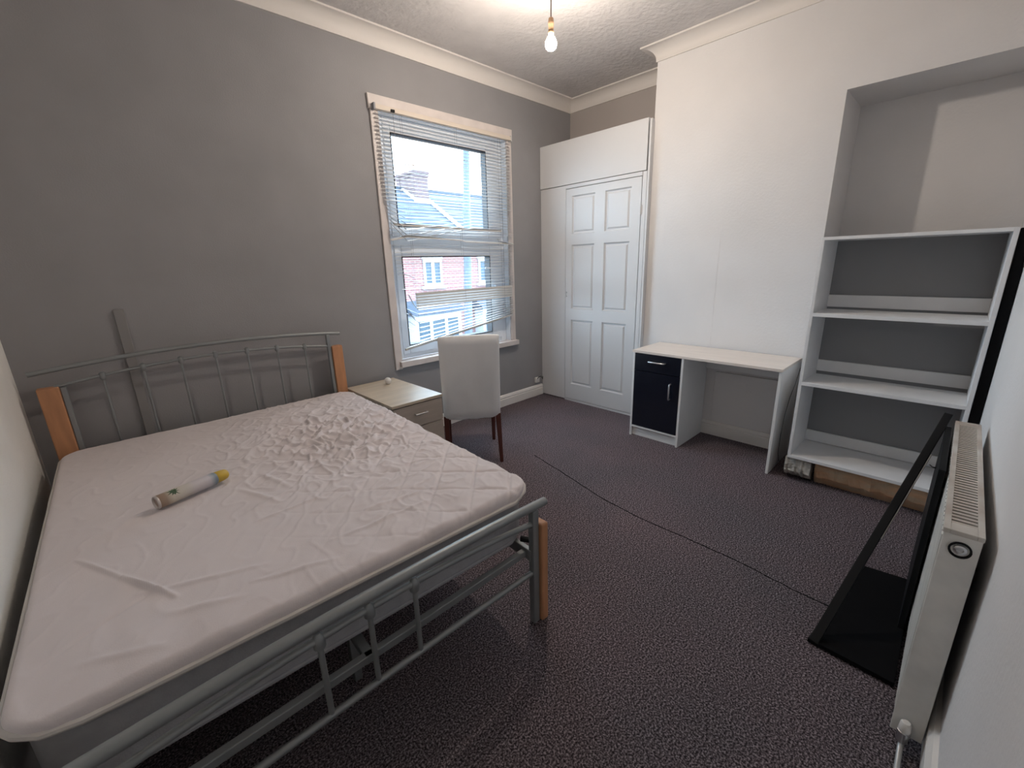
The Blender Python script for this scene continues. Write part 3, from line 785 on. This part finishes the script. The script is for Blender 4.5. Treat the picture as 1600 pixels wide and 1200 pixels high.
for i in range(ng):
    xx = RX0+.052+(RX1-RX0-.104)*i/(ng-1)
    if me_sl is None:
        b0 = bmesh.new(); bx(b0, -.0062, .0062, RY0+.012, RY1-.012, RZ1-.006, RZ1-.001); o = fin(b0, 'grille_bar', m_rust, gr); me_sl = o.data
    else:
        o = bpy.data.objects.new('grille_bar', me_sl); COL.objects.link(o); o.parent = gr
    o.location.x = xx
pg = latheo('end_plug', [(.0235, .001), (.0235, -.005), (.020, -.007), (.0175, .004)], (RX0, -3.419, .716), m_black, ra, 24, 'x')
latheo('plug_cap', [(.0135, .005), (.0135, -.009), (.011, -.011), (.007, -.011), (.006, -.006)], (RX0, -3.419, .719), m_chrome, pg, 20, 'x')
# valve with white cap and chrome tails
vx, vy, vz = 1.862, -3.412, .066
vv = latheo('valve_body', [(.010, -.040), (.014, -.036), (.014, -.012), (.017, -.010), (.017, .004), (.012, .006)], (vx, vy, vz), m_chrome, ra, 14)
latheo('valve_cap', [(.014, .004), (.0155, .008), (.0135, .034), (.010, .038)], (vx, vy, vz), m_ball, vv, 14)
tubeo('valve_tail', [(vx, vy, vz-.016), (RX0+.012, vy, vz-.016)], .009, m_chrome, vv, 10)
tubeo('pipe', [(vx, vy, vz-.036), (vx-.004, vy, .024), (vx-.02, vy, .014), (1.70, vy, .012), (1.2, vy, .012)], .0075, mat('white_painted_pipe', (.5, .5, .5), .35, .3), ra, 10)
for xx in (2.1, 2.78): box('wall_bracket', (xx-.012, xx+.012, YR+.0015, RY0+.004, .50, .56), m_radin, ra)
adopt(ra)

# ------------------------------------------------------------------ black folding frame propped on the radiator
bf = thing('folding_stand', 'black open folding stand propped up from the carpet against the radiator', 'stand', (2.45, -3.24, 0))
Pa, Pb = Vector((2.118, -3.112, .016)), Vector((3.015, -3.338, .790))
dv_ = (Pb-Pa).normalized(); side = Vector((0, -1, 0)); side = (side-dv_*side.dot(dv_)).normalized(); nr = dv_.cross(side).normalized()
bm = bmesh.new(); a0, a1 = Pa, Pb
hw, ht = .032, .009
hexa(bm, [a0-nr*ht, a1-nr*ht, a1+side*hw*.9-nr*ht, a0+side*hw-nr*ht, a0+nr*ht, a1+nr*ht, a1+side*hw*.9+nr*ht, a0+side*hw+nr*ht])
sr = fin(bm, 'sloping_rail', m_black, bf, bev=.002)
bm = bmesh.new(); c0 = Pa+side*(hw+.001)+dv_*.52; c1 = Pa+side*(hw+.001)+dv_*.98
tube(bm, [c0, c0+dv_*.2, c1], .003, 6); fin(bm, 'steel_strip', m_chrome, sr, smooth=True)
kx = Pa+dv_*.93+side*.045
tubeo('wire_loop', [kx, kx+Vector((.01, -.012, -.012)), kx+Vector((.0, -.028, -.012)), kx+Vector((-.02, -.030, 0)), kx+Vector((-.03, -.012, .004))], .002, m_cable, sr, 6)
bm = bmesh.new()   # broad base board lying on the carpet
hexa(bm, [(2.112, -3.108, .004), (2.79, -3.186, .004), (2.815, -3.372, .004), (2.10, -3.374, .004), (2.112, -3.108, .022), (2.79, -3.186, .022), (2.815, -3.372, .022), (2.10, -3.374, .022)])
fin(bm, 'base_board', m_blackmat, bf, bev=.002)
pv = box('upright_panel', (2.42, 3.004, -3.372, -3.352, .023, .735), m_black, bf, bev=.002)
box('edge_strip', (3.004, 3.007, -3.3725, -3.3515, .023, .735), m_chrome, pv)
adopt(bf)

# ------------------------------------------------------------------ pendant bulb
pn = thing('pendant_light', 'bare lit bulb on a brown flex hanging from the ceiling', 'light', (2.60, -1.34, ZC))
LX, LY, LZ = 2.60, -1.34, 2.752
latheo('ceiling_rose', [(.045, 0), (.045, -.012), (.038, -.022), (.012, -.026)], (LX, LY, ZC), m_gloss_white, pn, 24)
tubeo('flex', [(LX, LY, ZC-.02), (LX+.002, LY, ZC-.12), (LX, LY, LZ+.13)], .0035, m_brownflex, pn, 8)
latheo('bulb_holder', [(.006, .132), (.014, .126), (.017, .110), (.017, .092), (.0155, .090), (.0155, .060), (.018, .058), (.018, .050), (.014, .046)], (LX, LY, LZ), m_brass, pn, 20)
latheo('bulb', [(.012, .050), (.014, .040), (.024, .026), (.032, .010), (.034, -.004), (.030, -.020), (.020, -.031), (.006, -.036)], (LX, LY, LZ), m_bulb, pn, 24)
adopt(pn)

# ------------------------------------------------------------------ outside: terrace across the street
struct(box('ground', (-30, 60, .35, 60, -3.2, -3.0), m_road))
def house(name, label, x0, x1, wins, lower, chim=None):
    h = thing(name, label, 'house', ((x0+x1)/2, 11.3, -3.0), group=None)
    Y0 = 11.0; ZE, ZR, YRG = 2.55, 4.72, 14.3
    box('wall', (x0, x1, Y0, 17.6, -3.0, ZE), m_brickwall, h)
    bm = bmesh.new()
    hexa(bm, [(x0, Y0-.25, ZE-.05), (x1, Y0-.25, ZE-.05), (x1, YRG, ZR-.14), (x0, YRG, ZR-.14), (x0, Y0-.25, ZE+.06), (x1, Y0-.25, ZE+.06), (x1, YRG, ZR), (x0, YRG, ZR)])
    hexa(bm, [(x0, YRG, ZR-.14), (x1, YRG, ZR-.14), (x1, 17.9, ZE-.05), (x0, 17.9, ZE-.05), (x0, YRG, ZR), (x1, YRG, ZR), (x1, 17.9, ZE+.06), (x0, 17.9, ZE+.06)])
    rf = fin(bm, 'roof', m_roof, h)
    bm = bmesh.new(); nrow = 14   # slate courses as shallow overlapping steps
    for i in range(nrow):
        t0, t1 = i/nrow, (i+1)/nrow
        ya, yb = Y0-.26+(YRG-Y0+.26)*t0, Y0-.26+(YRG-Y0+.26)*t1
        za, zb = ZE+.065+(ZR-ZE-.06)*t0, ZE+.065+(ZR-ZE-.06)*t1
        hexa(bm, [(x0+.02, ya, za), (x1-.02, ya, za), (x1-.02, yb, zb), (x0+.02, yb, zb), (x0+.02, ya, za+.05), (x1-.02, ya, za+.05), (x1-.02, yb, zb+.01), (x0+.02, yb, zb+.01)])
    sc = fin(bm, 'slate_courses', m_roof, rf); sc['kind'] = 'stuff'
    box('ridge', (x0, x1, YRG-.1, YRG+.1, ZR-.02, ZR+.08), m_roof, rf)
    box('gutter', (x0, x1, Y0-.33, Y0-.22, ZE-.03, ZE+.07), m_extwhite, h)
    box('fascia', (x0, x1, Y0-.10, Y0, ZE-.20, ZE-.04), m_extwhite, h)
    for (wx0, wx1, z0, z1) in wins:
        f = box('window', [(wx0, wx0+.09, Y0-.05, Y0, z0+.09, z1-.10), (wx1-.09, wx1, Y0-.05, Y0, z0+.09, z1-.10), (wx0, wx1, Y0-.052, Y0, z1-.10, z1), (wx0, wx1, Y0-.052, Y0, z0, z0+.09), ((wx0+wx1)/2-.07, (wx0+wx1)/2+.07, Y0-.048, Y0, z0+.09, z1-.10)], m_extwhite, h)
        box('pane', (wx0+.05, wx1-.05, Y0-.02, Y0-.01, z0+.04, z1-.04), m_extglass, f)
        box('sill', (wx0-.12, wx1+.12, Y0-.12, Y0, z0-.12, z0-.01), m_extwhite, f)
        box('lintel', (wx0-.05, wx1+.05, Y0-.07, Y0, z1+.01, z1+.16), m_extwhite, f)
    for (bx0, bx1, z0, z1) in lower:      # ground floor bay with a pale canopy
        by = Y0-.55
        bay = box('bay_window', [(bx0, bx1, by, Y0, z0-1.6, z0), (bx0, bx0+.14, by, Y0, z0, z1-.1), (bx1-.14, bx1, by, Y0, z0, z1-.1), (bx0+(bx1-bx0)*.33-.06, bx0+(bx1-bx0)*.33+.06, by, by+.1, z0, z1-.1), (bx0+(bx1-bx0)*.66-.06, bx0+(bx1-bx0)*.66+.06, by, by+.1, z0, z1-.1), (bx0, bx1, by, Y0, z1-.1, z1+.12)], m_extwhite, h)
        box('pane', (bx0+.1, bx1-.1, by+.04, by+.06, z0, z1-.05), m_extglass, bay)
        bm = bmesh.new(); hexa(bm, [(bx0-.15, by-.15, z1+.12), (bx1+.15, by-.15, z1+.12), (bx1+.15, Y0, z1+.12), (bx0-.15, Y0, z1+.12), (bx0-.15, by-.15, z1+.2), (bx1+.15, by-.15, z1+.2), (bx1+.15, Y0, z1+.62), (bx0-.15, Y0, z1+.62)])
        fin(bm, 'bay_roof', m_roof, bay)
    if chim:
        cx0, cx1, cy0, cy1, zt = chim
        c = box('chimney', (cx0, cx1, cy0, cy1, 3.4, zt), m_chimney, h)
        box('chimney_cap', [(cx0-.06, cx1+.06, cy0-.06, cy1+.06, zt, zt+.10), (cx0-.03, cx1+.03, cy0-.03, cy1+.03, zt-.12, zt-.02)], m_chimney, c)
        for i in range(3):
            px_ = cx0+(cx1-cx0)*(i+.5)/3
            latheo('chimney_pot', [(.11, 0), (.12, .04), (.09, .08), (.085, .34), (.11, .36), (.10, .40)], (px_, (cy0+cy1)/2, zt+.10), m_pot, c, 12)
        bm = bmesh.new()
        hexa(bm, [(cx0-.12, cy0-.16, 3.85), (cx1+.01, cy0-.16, 3.85), (cx1+.01, cy0+1.1, 4.6), (cx0-.12, cy0+1.1, 4.6), (cx0-.10, cy0-.06, 4.24), (cx1+.01, cy0-.06, 4.24), (cx1+.01, cy0+1.1, 4.86), (cx0-.10, cy0+1.1, 4.86)])
        fin(bm, 'flashing', m_lead, c)
        bm = bmesh.new(); hexa(bm, [(x1-.13, Y0-.26, ZE+.1), (x1, Y0-.26, ZE+.1), (x1, YRG, ZR+.04), (x1-.13, YRG, ZR+.04), (x1-.13, Y0-.26, ZE+.2), (x1, Y0-.26, ZE+.2), (x1, YRG, ZR+.14), (x1-.13, YRG, ZR+.14)])
        fin(bm, 'parapet', m_extwhite, h)
    adopt(h); return h
house('terraced_house', 'brick terraced house across the street with a big chimney on its roof', 6.2, 11.68, [(7.2, 8.2, .79, 1.75), (9.57, 10.40, .79, 1.75)], [(8.7, 10.8, -1.35, -.35)], (10.98, 11.64, 13.3, 14.75, 5.22))
house('terraced_house', 'brick terraced house across the street to the right of the lamp post', 11.70, 17.0, [(12.25, 13.1, .79, 1.75), (14.5, 15.4, .79, 1.75)], [(11.95, 13.7, -1.35, -.35)])
lp = thing('lamp_post', 'tall grey lamp post standing in front of the houses outside', 'lamp post', (7.98, 6.6, -3.0))
tubeo('post', [(7.98, 6.6, -3.0), (8.20, 6.6, 1.5), (8.50, 6.6, 7.2)], [.13, .105, .07], m_pole, lp, 14)
tubeo('arm', [(8.50, 6.6, 7.1), (8.5, 6.3, 7.5), (8.4, 5.7, 7.6)], .035, m_pole, lp, 8)
box('lamp_head', (8.28, 8.48, 5.2, 5.75, 7.55, 7.66), m_pole, lp, bev=.03)
adopt(lp)
